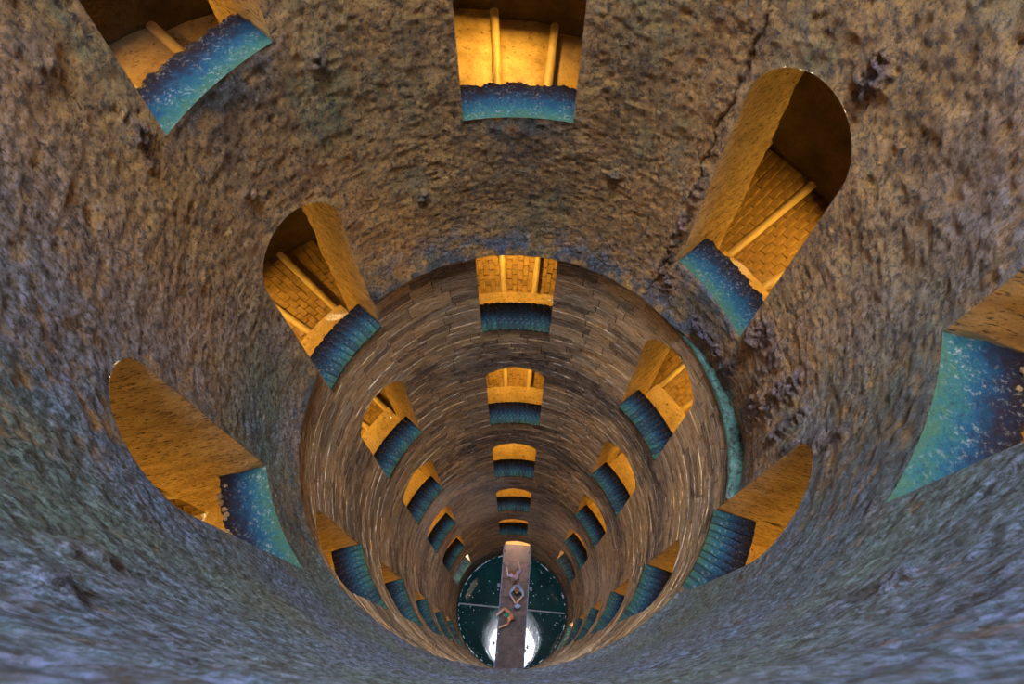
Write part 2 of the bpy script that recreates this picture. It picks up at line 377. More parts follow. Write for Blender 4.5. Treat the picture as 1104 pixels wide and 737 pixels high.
def grid_wall(name, z0, z1, dz, na, rfun, wins, rock=False):
    """cylinder grid with the openings cut out; vertices next to an opening are snapped onto its outline"""
    nz = int(round((z1 - z0) / dz))
    A, Zg = np.meshgrid(np.arange(na) * 360. / na, z0 + (z1 - z0) * np.arange(nz + 1) / nz, indexing='ij')
    ins = in_open(A, Zg, wins)
    if wins:
        ow = ins != np.roll(ins, -1, 0)
        oh = np.zeros_like(ins); oh[:, :-1] = ins[:, :-1] != ins[:, 1:]
        cand = ow | np.roll(ow, 1, 0) | oh; cand[:, 1:] |= oh[:, :-1]
        I, J = np.nonzero(cand)
        pa = A[I, J].copy(); pz = Zg[I, J].copy(); best = np.full(len(I), 9.); na_ = pa.copy(); nz_ = pz.copy()
        for w in wins:
            ol = [(x * w.get('hw', HW) / HW, y) for x, y in outline(w, 60, 60)]; ol.append(ol[0])
            for (x1, y1), (x2, y2) in zip(ol, ol[1:]):
                n_ = max(1, int(math.hypot(math.radians(x2 - x1), y2 - y1) / (dz * .35)))
                for q in range(n_):
                    x = x1 + (x2 - x1) * q / n_; y = y1 + (y2 - y1) * q / n_ + w['zb']
                    da = np.radians(((pa - w['az'] - x + 180) % 360) - 180); d = da * da + (pz - y) ** 2
                    mk = d < best; best[mk] = d[mk]; na_[mk] = (w['az'] + x) % 360; nz_[mk] = y
        lim = dz * .75
        # snap the nearer vertex of every crossing edge
        D = np.full(A.shape, 9.); D[I, J] = np.sqrt(best)
        snap = np.zeros(A.shape, bool)
        Dn = np.roll(D, -1, 0); c1 = ow & (D <= Dn); c2 = ow & (D > Dn); snap |= c1 | np.roll(c2, 1, 0)
        Dz_ = np.full(A.shape, 9.); Dz_[:, :-1] = D[:, 1:]; c3 = oh & (D <= Dz_); c4 = oh & (D > Dz_); snap |= c3; snap[:, 1:] |= c4[:, :-1]
        mk = snap[I, J]
        A[I[mk], J[mk]] = na_[mk]; Zg[I[mk], J[mk]] = nz_[mk]
        ins2 = ins & ~snap
    else:
        ins2 = ins; snap = np.zeros(A.shape, bool); D = np.full(A.shape, 9.)
    out = rfun(A, Zg)
    r, st = out if isinstance(out, tuple) else (out, None)
    if wins:
        # fade the relief towards the openings so that the reveals meet the wall
        f = np.ones(A.shape)
        for w in wins:
            d = np.abs(((A - w['az'] + 180) % 360) - 180); s = Zg - w['zb']
            ex = np.maximum(np.radians(d - HW), 0); ez = np.maximum(np.maximum(-s, s - w['top']), 0)
            sp = w['top'] - w['rise']
            ell = np.where(s > sp, np.sqrt((d / HW) ** 2 + ((s - sp) / w['rise']) ** 2) - 1, 0) * .2
            dist = np.where(s > sp, np.maximum(ell, 0), np.sqrt(ex ** 2 + ez ** 2))
            f = np.minimum(f, np.clip(dist / .022, 0, 1))
        r = np.where(f < 1, 1. + (r - 1.) * f, r) if rock else r
    V = P3a(A, r, Zg).reshape(-1, 3)
    idx = np.arange(A.size).reshape(A.shape)
    a_ = idx[:, :-1]; b_ = np.roll(idx, -1, 0)[:, :-1]; c_ = np.roll(idx, -1, 0)[:, 1:]; d_ = idx[:, 1:]
    Fq = np.stack([a_, b_, c_, d_], -1).reshape(-1, 4)
    Af = A.ravel(); Zf = Zg.ravel(); i2 = ins2.ravel()
    bad = i2[Fq].any(1)
    if wins:
        an = Af[Fq]; base = an[:, :1]; cm = base[:, 0] + ((((an - base) + 180) % 360) - 180).mean(1)
        bad |= in_open(cm, Zf[Fq].mean(1), wins)
    Fq = Fq[~bad]
    me = mesh_np(name, V, Fq)
    if st is not None:
        ca = me.color_attributes.new('stain_light', 'FLOAT_COLOR', 'POINT')
        ca.data.foreach_set('color', np.concatenate([st.reshape(-1, 3), np.ones((A.size, 1))], 1).astype(np.float32).ravel())
    return me

# ------------------------------------------------------------------ upper wall of the shaft, cut in the rock
tufaW = [w for w in WIN if w['zb'] > RING - .35]
me = grid_wall('wall_upper', RING, 1.15, .0066, 952, wall_shape, tufaW, True)
wall_up = link('wall_upper', me, M_TUFA, smooth=True)
tag(wall_up, 'rough pitted ochre and grey rock wall of the upper shaft above the dark stone ledge', 'wall', kind='structure')
def coarse(A, Zg): return 1 + .02 * (fbm(A, Zg, .3, 3, 61) - .5)
me = grid_wall('wall_mouth', 1.15, TOP, .08, 120, coarse, [], False)
wm = link('wall_mouth', me, M_TUFA, smooth=True)
tag(wm, 'rock wall of the shaft above the viewer up to its open mouth', 'wall', kind='structure')

# ring: underside and top of the offset between rock and masonry
A = np.arange(0, 361, .75); nA = len(A)
r_edge, st = wall_shape(A, np.full(nA, RING))
bm_v = []; rows = []
prof = [(0., 0.), (.25, -.012), (.6, -.016), (1., -.010)]
for f_, dz_ in prof:
    jit = (fbm(A, np.full(nA, f_), .04, 3, 71) - .5) * .02
    rows.append(P3a(A, r_edge + (1.035 - r_edge) * f_ if False else r_edge * (1 - f_) + np.maximum(1.03, r_edge + .01) * f_, RING + dz_ + jit * (f_ > 0)))
V = np.concatenate(rows); Fq = [(i + j * nA, i + 1 + j * nA, i + 1 + (j + 1) * nA, i + (j + 1) * nA) for j in range(len(prof) - 1) for i in range(nA - 1) if not any(abs(((A[i] + .4 - w['az'] + 180) % 360) - 180) < HW + .3 for w in WIN if w['zb'] < RING < w['zb'] + w['top'] - .05)]
# masonry wall top shelf (visible on the right where the rock stands back)
me = mesh_np('trim_ring_soffit', V, Fq)
ca = me.color_attributes.new('stain_light', 'FLOAT_COLOR', 'POINT'); ca.data.foreach_set('color', np.tile([0, .3, .7, 1], len(V)).astype(np.float32))
tr = link('trim_1', me, M_TUFA, smooth=True); tag(tr, 'broken dark rock lip overhanging the masonry all round the shaft', 'ledge', kind='structure')
rows = []
for j, rr in enumerate((.992, .990, 1.0, 1.03, 1.07)):
    jit = (fbm(A, np.full(nA, rr * 3), .03, 3, 75) - .5)
    rows.append(P3a(A, rr + jit * .006, (RING - .045 if j == 0 else RING - .003 + jit * .010 - (0.004 if j == 1 else 0))))
V = np.concatenate(rows); Fq = [(i + j * nA, i + 1 + j * nA, i + 1 + (j + 1) * nA, i + (j + 1) * nA) for j in range(4) for i in range(nA - 1)
      if 56 < A[i] < 106.6]
me = mesh_np('shelf', V, Fq)
tr2 = link('trim_2', me, mat_flat('skylit_teal_shelf', [(.35, (.03, .05, .04)), (.46, (.04, .10, .08)), (.56, (.06, .15, .12)), (.72, (.16, .18, .19))], 3.5, .6, .05, 18, pit=(.02, .02, .015), pt=(.5, .38)), smooth=True)  # teal skylight on the shelf top is put into its colour
tag(tr2, 'narrow curved shelf, teal skylight painted in, right of the second right-hand window', 'ledge', kind='structure')

# ------------------------------------------------------------------ lower wall: coursed masonry blocks over a mortar backing
BOT = -13.25
lowW = [w for w in WIN if w['zb'] < RING + .1 or (w['zb'] < RING + .1)]
wl = empty('wall_lower', (0, 0, RING * R))
tag(wl, 'coursed brown masonry wall of the lower shaft below the dark ledge', 'wall', kind='structure')
me = grid_wall('mortar', BOT, RING, .045, 300, lambda a, z: 1.006 + 0 * a, lowW)
link('mortar', me, M_MORTAR, wl)

def spans(zm, za, zb_):
    """free azimuth spans (deg) of a course between the openings; each end carries the window it touches"""
    cuts = []
    for w in lowW:
        if zb_ > w['zb'] + .001 and za < w['zb'] + w['top'] - .001: cuts.append((w['az'] % 360, w))
    cuts.sort(key=lambda t_: t_[0])
    return cuts
def block_mesh(a0, a1, za, zb_, wl_, wr_, depth, tone):
    """one stone: curved front with slightly uneven outline and chamfer; ends follow the opening outline"""
    ns = 2; lv = [za, zb_]
    if (wl_ or wr_): lv = [za, (za + zb_) / 2, zb_]
    def ends(z):
        l, r_ = a0, a1
        if wl_: l = wl_['az'] + halfw(wl_, max(1e-4, z - wl_['zb']))
        if wr_: r_ = wr_['az'] - halfw(wr_, max(1e-4, z - wr_['zb']))
        while l - a0 > 180: l -= 360
        while l - a0 < -180: l += 360
        while r_ - a1 > 180: r_ -= 360
        while r_ - a1 < -180: r_ += 360
        if wl_: l = max(l, a0)
        if wr_: r_ = min(r_, a1)
        return l, r_
    V = []; F = []; nc = ns + 1
    j = [random.uniform(-.0011, .0011) for _ in range(4)]
    for li, z in enumerate(lv):
        l, r_ = ends(z)
        if r_ - l < .02: r_ = l + .02
        for i in range(nc):
            f = i / ns; a = l + (r_ - l) * f
            rr = 1 - depth + j[0] * (1 - f) + j[1] * f + j[2] * (li / (len(lv) - 1))
            V.append(P3(a, rr, z))
    nf = len(V)
    for li, z in enumerate(lv):
        l, r_ = ends(z)
        if r_ - l < .02: r_ = l + .02
        for i in range(nc):
            a = l + (r_ - l) * i / ns; V.append(P3(a, 1.012, z))
    nl = len(lv)
    for li in range(nl - 1):
        for i in range(ns):
            q = li * nc + i; F.append((q, q + 1, q + 1 + nc, q + nc))
        q = li * nc; F.append((q, q + nc, q + nc + nf, q + nf))
        q = li * nc + ns; F.append((q + nc, q, q + nf, q + nc + nf))
    for i in range(ns):
        F.append((i + 1, i, i + nf, i + 1 + nf))
        q = (nl - 1) * nc + i; F.append((q, q + 1, q + 1 + nf, q + nf))
    return V, F
acc_v, acc_f, acc_t = [], [], []
z = RING - .002; n_ind = 0; ci = 0
while z > BOT:
    hgt = random.uniform(.058, .088); zt = z - .004; zl = z - hgt; z = zl; ci += 1
    zm = (zt + zl) / 2
    cuts = [w for w in lowW if (w['zb'] - .024 < zt and zl + .004 < w['zb'] + w['top'])]
    cuts.sort(key=lambda w: w['az'] % 360)
    segs = []
    if not cuts: segs = [(0., 360., None, None)]
    else:
        for i, w in enumerate(cuts):
            w2 = cuts[(i + 1) % len(cuts)]
            s = w['az'] % 360; e = w2['az'] % 360
            if e <= s: e += 360
            hl = min(halfw(w, max(0.0001, min(zt - w['zb'], w['top']))), halfw(w, max(.0001, zl - w['zb'])) or 99)
            hr = min(halfw(w2, max(0.0001, min(zt - w2['zb'], w2['top']))), halfw(w2, max(.0001, zl - w2['zb'])) or 99)
            if zt > w['zb'] + w['top']: hl = 0
            if zt > w2['zb'] + w2['top']: hr = 0
            segs.append((s + hl, e - hr, w, w2))
    fill = [w for w in cuts if zl < w['zb'] - .03]
    for w in fill:
        for q in (0, 1):
            V, F = block_mesh(w['az'] - HW + HW * q, w['az'] + HW * q, zl, min(zt, w['zb'] - .022), None, None, .001, .4)
            o_ = len(acc_v); acc_v += V; acc_f += [tuple(k_ + o_ for k_ in f) for f in F]; acc_t += [.4 * q + .2] * len(V)
    for s, e, w1, w2 in segs:
        L = e - s; n_ = max(1, int(round(L / random.uniform(10.5, 13))))
        pts = [0.] + [ (i + random.uniform(-.28, .28)) / n_ for i in range(1, n_)] + [1.]
        for i in range(n_):
            a0 = s + L * pts[i]; a1 = s + L * pts[i + 1]
            g = .17
            lw = w1 if i == 0 else None; rw = w2 if i == n_ - 1 else None
            if not lw: a0 += g
            if not rw: a1 -= g
            tone = random.random()
            # a few stones weathered back to dark holes, the rest slightly proud or shy of each other
            depth = random.uniform(0, .002)
            V, F = block_mesh(a0, a1, zl, zt, lw, rw, depth, tone)
            if n_ind < 300:
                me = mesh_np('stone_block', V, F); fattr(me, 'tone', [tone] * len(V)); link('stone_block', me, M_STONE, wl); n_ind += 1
            else:
                o_ = len(acc_v); acc_v += V; acc_f += [tuple(q + o_ for q in f) for f in F]; acc_t += [tone] * len(V)
me = mesh_np('stone_courses', acc_v, acc_f); fattr(me, 'tone', acc_t)
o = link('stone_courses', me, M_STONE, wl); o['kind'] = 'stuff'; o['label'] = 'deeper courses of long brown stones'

# ------------------------------------------------------------------ wall behind the openings (corridor side), outer wall, vaults
inner = grid_wall('corridor_face', BOT, 1.15, .04, 300, lambda a, z: 1.392 + 0 * a, [dict(w, zb=w['zb'] - .43, top=w['top'] + .45, hw=HW + 1.1) for w in WIN])
link('corridor_face', inner, M_VAULT, wall_up)
me = grid_wall('wall_outer', BOT, 2.4, .10, 200, lambda a, z: 2.25 + .03 * (fbm(a, z, .3, 3, 81) - .5), [])
o = link('wall_outer', me, M_VAULT, smooth=True); tag(o, 'dim rock outer wall of the spiral ramps seen through the arched windows', 'wall', kind='structure')

FLOOR_OFF = -.54
RATE = .599 / 60.
def helix(hx, t_az):
    """ramp floor height at unrolled azimuth t_az (deg from the central column) for ramp 0 or 1"""
    return -1.965 + FLOOR_OFF - hx * H - t_az * RATE
HN = {0: 'spiral ramp of low steps behind the topmost central window', 1: 'spiral brick ramp of low steps behind the second central window'}
STEP = 60 / 7.
floors = []
BR_MESH = {}
def brick_mesh(dr, da, rmid):
    """one paving brick about its own centre, slightly domed"""
    key = (round(dr, 4), round(da, 4), round(rmid, 2))
    if key not in BR_MESH:
        L = dr * R / 2; w_ = math.radians(da) * rmid * R / 2; t = .02
        v = []
        for z_, s in ((0, 1.0), (t * .7, 1.0), (t, .86)):
            v += [(-L * (s if s == 1 else .96), -w_ * s, z_), (L * (s if s == 1 else .96), -w_ * s, z_), (L * (s if s == 1 else .96), w_ * s, z_), (-L * (s if s == 1 else .96), w_ * s, z_)]
        f = []
        for k in (0, 4):
            f += [(k + i, k + (i + 1) % 4, k + 4 + (i + 1) % 4, k + 4 + i) for i in range(4)]
        f.append((8, 9, 10, 11))
        me = mesh_np('brick', v, f); me.materials.append(M_BRICK); BR_MESH[key] = me
    return BR_MESH[key]
vis = [(w['az'], w['zb'], w) for w in WIN if w['c'] != 3]
for hx in (0, 1):
    fl = empty('floor', (0, 0, helix(hx, 0) * R)); tag(fl, HN[hx], 'ramp', kind='structure'); floors.append(fl)
    n_brick = 0; jv, jf = [], []
    t0 = -300 if hx == 0 else -480
    n0 = int(t0 / STEP); n1 = int((960 if hx == 0 else 780) / STEP)
    rest_v, rest_f = [], []
    for n_ in range(n0, n1):
        ta = (n_ + .5) * STEP                       # uphill edge of this tread (under the nosing of the one above)
        az_ = AZ[0] + ta; zt = helix(hx, ta + STEP * .5) + .028; zd = zt - .04
        if zt < BOT or zt > 1.1: continue
        mid_az = az_ + STEP / 2
        near = [w for a, zb, w in vis if abs(((mid_az - a + 180) % 360) - 180) < 19 and abs(zt - (zb + FLOOR_OFF)) < .35]
        V = []; F = []; na = 4; nr = 5
        worn = near and near[0]['zb'] > -2.2
        for side in range(2):
            for i in range(na + 1):
                for j in range(nr + 1):
                    a = az_ + STEP * i / na; rr = 1.395 + (2.26 - 1.395) * j / nr
                    zz = zt + (zd - zt) * i / na if side == 0 else zd - .09
                    V.append(P3(a, rr, zz + (random.uniform(-.004, .004) if side == 0 else 0)))
        nn = (na + 1) * (nr + 1); st_ = nr + 1
        for i in range(na):
            for j in range(nr):
                q = i * st_ + j; F.append((q, q + 1, q + 1 + st_, q + st_)); F.append((q + nn + st_, q + nn + st_ + 1, q + nn + 1, q + nn))
        for j in range(nr):
            F.append((j + 1, j, j + nn, j + 1 + nn)); q = na * st_ + j; F.append((q, q + 1, q + 1 + nn, q + nn))
        # rounded nosing along the downhill edge
        NV = []; NF = []; ns = 8; nc = 7; rad = .024
        ae = az_ + STEP
        for i in range(ns + 1):
            rr = 1.40 + .85 * i / ns; wv = random.uniform(-.0015, .0015)
            for k in range(nc):
                th = math.pi * (k / (nc - 1)) * 1.25 - .1 * math.pi
                da = math.degrees(rad * math.cos(th) / rr)
                NV.append(P3(ae + .55 - da * 1.0 - .2, rr, zd + .004 + rad * .9 * math.sin(th) - .004 + wv))
        for i in range(ns):
            for k in range(nc - 1):
                q = i * nc + k; NF.append((q, q + 1, q + 1 + nc, q + nc))
        if near:
            me = mesh_np('tread', V, F); tr_ = link('tread', me, M_STEP if worn else M_BED, fl, smooth=True)
            me = mesh_np('step_nosing', NV, NF); link('step_nosing', me, M_NOSE, fl, smooth=True)
            if not worn and zt > -9.5:
                big = near[0]['zb'] > -6.3
                nrow = 6; gap = .10
                for i in range(nrow):
                    fa = (i + .5) / (nrow + .45); ab = az_ + .25 + STEP * fa
                    lr = .088 if big else .13; off = (i % 2) * lr * .5
                    k = 0; rr = 1.46 - off
                    while rr < 2.22:
                        rc = rr + lr / 2
                        if rc > 1.44 and rc < 2.24:
                            da = STEP / (nrow + .45) * .95
                            me = brick_mesh(lr * .97, da, rc)
                            zz = zt + (zd - zt) * fa + .0005
                            loc = Vector(P3(ab + random.uniform(-.06, .06), rc, zz))
                            rot = Matrix.Rotation(math.radians(90 - ab) + random.uniform(-.02, .02), 4, 'Z') @ Matrix.Rotation(random.uniform(-.03, .03), 4, 'X')
                            T = Matrix.Translation(loc - Vector((0, 0, random.uniform(.006, .015)))) @ rot
                            if n_brick < 300 and big:
                                ob = bpy.data.objects.new('brick', me); C.objects.link(ob); ob.parent = fl
                                ob.matrix_parent_inverse = Matrix.Translation(-fl.location); ob.matrix_basis = T; n_brick += 1
                            else:
                                o_ = len(jv); jv += [tuple(T @ v.co) for v in me.vertices]; jf += [tuple(q + o_ for q in p_.vertices) for p_ in me.polygons]
                        rr += lr
        else:
            o_ = len(rest_v); rest_v += V + NV
            rest_f += [tuple(q + o_ for q in f) for f in F] + [tuple(q + o_ + len(V) for q in f) for f in NF]
    if jv:
        me = mesh_np('brick_paving', jv, jf); o = link('brick_paving', me, M_BRICK, fl); o['kind'] = 'stuff'
    me = mesh_np('hidden_steps', rest_v, rest_f); o = link('ramp_steps', me, M_STEP, fl); o['kind'] = 'stuff'
    # vault above this ramp
    V = []; F = []; cs = [(1.37, 1.65), (1.5, 1.675), (1.72, 1.685), (1.94, 1.675), (2.14, 1.645), (2.28, 1.58)]
    ts = np.arange(n0 * STEP, n1 * STEP, 3.)
    for t_ in ts:
        for rr, dz_ in cs: V.append(P3(AZ[0] + t_, rr, helix(hx, t_) + dz_ + random.uniform(-.006, .006)))
    k = len(cs)
    keep = lambda i: BOT < helix(hx, ts[i]) + 1.6 < 2.3
    F = [(i * k + j, i * k + j + 1, (i + 1) * k + j + 1, (i + 1) * k + j) for i in range(len(ts) - 1) if keep(i) for j in range(k - 1)]
    me = mesh_np('ceiling', V, F); o = link('ceiling', me, M_VAULT, smooth=True)
    tag(o, 'rough rock vault over the ' + HN[hx], 'vault', kind='structure')

# ------------------------------------------------------------------ windows
BACK = 1.39
DROP = .43
def reveal_mesh(w):
    sp = w['top'] - w['rise']; dens = 26 if w['zb'] > -6 else 12
    ol = outline(w, dens, dens); nr = 9 if w['zb'] > -6 else 5
    V = []; F = []; n_ = len(ol)
    sd = int(-w['zb'] * 100) + int(w['az'])
    offs = np.array(ol); 
    for j in range(nr + 1):
        f = j / nr
        for i, (x, s) in enumerate(ol):
            amp = min(1, j / 1.5) * (1 if s > .03 else .4)
            d = random.uniform(-1, 1) * .0032 * amp + .012 * amp * math.sin(i * .41 + sd) * math.sin(j * .9 + i * .13)* .35
            # inner edge is worn round
            wear = 0
            rr = 1.0004 + (BACK - 1.0004) * f + (random.uniform(-.004, .003) if j == nr else 0)
            cxs = x / HW; nx = cxs if s <= sp else x / HW; nz = 0 if s <= sp else (s - sp) / w['rise']
            V.append(P3(w['az'] + x - math.degrees((d + wear)) * nx, rr, w['zb'] + s - (d + wear) * nz - (.02 if s < 1e-6 else 0)))
    for j in range(nr):
        for i in range(n_ - 1):
            q = j * n_ + i; F.append((q, q + 1, q + 1 + n_, q + n_))
    # foot of each jamb below sill level, in the recess behind the sill
    for sgn in (-1, 1):
        o_ = len(V); m_ = 6
        for i in range(m_ + 1):
            for j in range(7):
                V.append(P3(w['az'] + sgn * (HW + random.uniform(-.1, .1)), 1.18 + (BACK - 1.18) * i / m_, w['zb'] + .03 - (DROP + .1) * j / 6))
        for i in range(m_):
            for j in range(6):
                q = o_ + i * 7 + j; F.append((q, q + 1, q + 8, q + 7))
    return mesh_np('jamb', V, F)
def sill_mesh(w, flat):
    """slab of the sill, ragged inner edge, worn lip"""
    na, nr = (56, 26) if not flat else (12, 4)
    V = []; F = []; U = []
    A_ = np.linspace(-HW - .35, HW + .35, na + 1)
    sd = int(abs(w['az']) * 7 + abs(w['zb']) * 31) % 900
    rag = (fbm(A_, np.zeros(na + 1), .022, 3, 100 + sd, .8) - .5) * (.035 if not flat else .0)
    rag2 = (fbm(A_, np.ones(na + 1), .04, 3, 300 + sd) - .5) * (.022 if not flat else .0)
    for j in range(nr + 1):
        f = j / nr
        rr = .9995 + (1.186 - .9995) * f + rag * f ** 3
        nz = (fbm(A_, rr, .04, 4, 200 + sd, .7) - .5) * (.022 * min(1, f * 4) if not flat else 0.0)
        lip = 0
        zz = w['zb'] + nz + lip - (.016 if flat else 0)
        co = P3a(w['az'] + A_, rr, zz)
        V += [tuple(q) for q in co]; U += [max(0, min(1, f))] * (na + 1)
    nv = na + 1
    for j in range(nr):
        for i in range(na):
            q = j * nv + i; F.append((q, q + 1, q + 1 + nv, q + nv))
    # inner face down to the ledge and front face
    o_ = len(V)
    for base, drop in ((nr * nv, -.42),):
        s_ = len(V)
        for i in range(nv):
            x, y, z_ = V[base + i]; V.append((x, y, z_ + drop * R)); U.append(1.0 if base else 0.)
        for i in range(na):
            a, b = base + i, s_ + i
            F.append((a, b, b + 1, a + 1) if not base else (a, a + 1, b + 1, b))
    me = mesh_np('sill', V, F); fattr(me, 'across', U); fattr(me, 'tone', [.3] * len(V)); return me

# a sill brick on edge, built once about the azimuth 0 and rotated into place
NB = 13
def sill_brick_mesh():
    V = []; F = []; U = []
    da = 2 * HW / NB * .44
    prof_r = [.990, 1.0, 1.05, 1.10, 1.15, 1.183]; n_ = len(prof_r)
    for j, rr in enumerate(prof_r):
        for a, z_ in ((-da, -.02), (-da, -.006), (-da * .55, 0.0), (da * .55, 0.0), (da, -.006), (da, -.02)):
            e = -.008 if j == 0 else 0
            V.append(P3(a, rr, z_ + e)); U.append((rr - .99) / .19)
    for j in range(n_ - 1):
        for k in range(5):
            q = j * 6 + k; F.append((q, q + 1, q + 7, q + 6))
    F.append((0, 1, 2, 3, 4, 5)); q = (n_ - 1) * 6; F.append((q + 5, q + 4, q + 3, q + 2, q + 1, q))
    return V, F, U
SBM = []
for tone in (.0, .25, .5, .8, 1.0):
    V, F, U = sill_brick_mesh(); me = mesh_np('brick', V, F); me.materials.append(M_SILLB)
    fattr(me, 'across', U); fattr(me, 'tone', [tone] * len(V)); SBM.append(me)

def box_between(V, F, az0, az1, r0, r1, z0, z1, n_=6, jit=0.0):
    o_ = len(V)
    for i in range(n_ + 1):
        a = az0 + (az1 - az0) * i / n_
        for rr, zz in ((r0, z1), (r1, z1), (r1, z0), (r0, z0)):
            V.append(P3(a, rr + random.uniform(-jit, jit), zz + random.uniform(-jit, jit) * .5))
    for i in range(n_):
        for k in range(4):
            a = o_ + i * 4 + k; b = o_ + i * 4 + (k + 1) % 4; F.append((a, b, b + 4, a + 4))
    F.append((o_, o_ + 3, o_ + 2, o_ + 1)); q = o_ + n_ * 4; F.append((q, q + 1, q + 2, q + 3))

LAMP_PARTS = None
def lamp(w):
    """flush bulkhead lamp on the outer wall opposite a window: back plate, cage ring, lens, its light"""
    az, zl = w['az'], w['zb'] - .10 + (.4 if w.get('door') else 0)
    root = empty('wall_lamp', P3(az, 2.20, zl))
    rot = Matrix.Rotation(math.radians(-az), 4, 'Z')
    def disc(name, rad, y0, y1, material, seg=14, hole=0.0, zs=1.0):
        V = []; F = []
        for y in (y0, y1):
            for i in range(seg):
                t_ = 2 * math.pi * i / seg; V.append(rot @ Vector((rad * math.cos(t_), y, rad * zs * math.sin(t_))))
            for i in range(seg):
                t_ = 2 * math.pi * i / seg; V.append(rot @ Vector((hole * math.cos(t_), y, hole * zs * math.sin(t_))))
        for i in range(seg):
            k = (i + 1) % seg
            F += [(i, k, 2 * seg + k, 2 * seg + i), (i, seg + i, seg + k, k), (2 * seg + i, 2 * seg + k, 3 * seg + k, 3 * seg + i), (seg + i, 3 * seg + i, 3 * seg + k, seg + k)]
        me = mesh_np(name, V, F); me.materials.append(material)
        ob = bpy.data.objects.new(name, me); C.objects.link(ob); ob.parent = root; return ob
    disc('back_plate', .13, .02, .09, M_METAL, hole=.001)
    disc('lens', .10, -.015, .02, M_LENS, hole=.001)
    disc('cage_ring', .125, -.025, .02, M_METAL, hole=.102)
    ld = bpy.data.lights.new('lamp_light', 'AREA'); ld.shape = 'DISK'; ld.size = .20; ld.energy = LAMP_W * (.35 if w.get('door') else 1); ld.color = LAMP_C
    lo = bpy.data.objects.new('lamp_light', ld); C.objects.link(lo); lo.parent = root
    lo.matrix_basis = Matrix.Translation(rot @ Vector((0, -.04, 0))) @ rot @ Matrix.Rotation(math.radians(-90), 4, 'X')
    tag(root, 'amber bulkhead lamp opposite the footbridge doorway' if w.get('door') else 'amber bulkhead lamp opposite the %s window, %s' % (ORD[w['n']], COLN[w['c']]), 'lamp', 'amber wall lamps in the spiral corridors')

for wi, w in enumerate(WIN):
    root = empty('door_1' if w.get('door') else 'window_%d' % (wi + 1), P3(w['az'], 1.0, w['zb']))
    if w['c'] == 3: lab = 'rock-cut window with mossy sill from which the view looks down'
    else:
        lab = 'arched window with %s sill, %s in the %s' % ('smooth worn blue-green' if w['tufa'] else 'ribbed blue brick', ORD[w['n']], COLN[w['c']])
    if w.get('door'): lab = 'amber-lit doorway at the far end of the footbridge'
    tag(root, lab, 'door' if w.get('door') else 'window', kind='structure')
    link('jamb', reveal_mesh(w), M_JAMB, root, smooth=True)
    if w['tufa']:
        link('sill', sill_mesh(w, False), M_SILL, root, smooth=True)
    else:
        if w.get('door'):
            link('threshold', sill_mesh(w, True), M_LEDGE, root); lamp(w); continue
        link('sill', sill_mesh(w, True), M_SILL, root)
        bv, bf, bu, bt = [], [], [], []
        for i in range(NB):
            a = w['az'] - HW + 2 * HW * (i + .5) / NB + random.uniform(-.12, .12)
            dz_ = w['zb'] + random.uniform(-.006, .004)
            me = random.choice(SBM)
            T = Matrix.Translation((0, 0, dz_ * R)) @ Matrix.Rotation(math.radians(-a), 4, 'Z')
            if w['zb'] > -9.3:
                ob = bpy.data.objects.new('brick', me); C.objects.link(ob); ob.parent = root
                ob.matrix_parent_inverse = Matrix.Translation(-root.location); ob.matrix_basis = T
            else:
                o_ = len(bv); bv += [tuple(T @ v.co) for v in me.vertices]; bf += [tuple(q + o_ for q in p_.vertices) for p_ in me.polygons]
                bu += [d.value for d in me.attributes['across'].data]; bt += [d.value for d in me.attributes['tone'].data]
        if bv:
            me = mesh_np('sill_bricks', bv, bf); fattr(me, 'across', bu); fattr(me, 'tone', bt)
            o = link('sill_bricks', me, M_SILLB, root); o['kind'] = 'stuff'
    # crumbled stones along the inner edge of the two nearest side sills
    if (w['c'], w['k']) in ((2, 0), (-2, 1)):
        for i in range(26):
            sg = -1 if w['c'] == 2 else 1
            a = w['az'] + random.uniform(-11.5, 11.5); rr = 1.19 - abs(random.gauss(0, .016)); sz = random.uniform(.006, .014)
            bm = bmesh.new(); bmesh.ops.create_icosphere(bm, subdivisions=1, radius=sz * R)
            c0 = Vector(P3(a, rr, w['zb'] + sz * .2))
            for v in bm.verts: v.co = Vector((v.co.x * random.uniform(.7, 1.3), v.co.y * random.uniform(.7, 1.3), v.co.z * random.uniform(.4, .8))) + c0
            me = bpy.data.meshes.new('stone'); bm.to_mesh(me); bm.free(); link('stone', me, M_BRICK, root)
    # lower ledge on the corridor side
    if w['c'] != 3:
        V, F = [], []
        box_between(V, F, w['az'] - HW - .1, w['az'] + HW + .1, 1.188, 1.50, w['zb'] - .72, w['zb'] - .405, 16, .004)
        link('inner_ledge', mesh_np('inner_ledge', V, F), M_LEDGE, root)
        lamp(w)

# ------------------------------------------------------------------ the pool at the bottom
POOL = -13.08
V = [(0, 0, POOL * R)]; F = []
ringr = np.linspace(.04, 1.06, 26); ns = 96
for rr in ringr:
    for i in range(ns): V.append(P3(i * 360 / ns, rr, POOL))
for i in range(ns): F.append((0, 1 + (i + 1) % ns, 1 + i))
for j in range(len(ringr) - 1):
    for i in range(ns):
        a = 1 + j * ns + i; b = 1 + j * ns + (i + 1) % ns; F.append((a, b, b + ns, a + ns))
o = link('pool_water', mesh_np('pool_water', V, F), M_WATER, smooth=True)
tag(o, 'round pool of dark teal water at the bottom of the shaft, reflecting the sky', 'water', kind='structure')
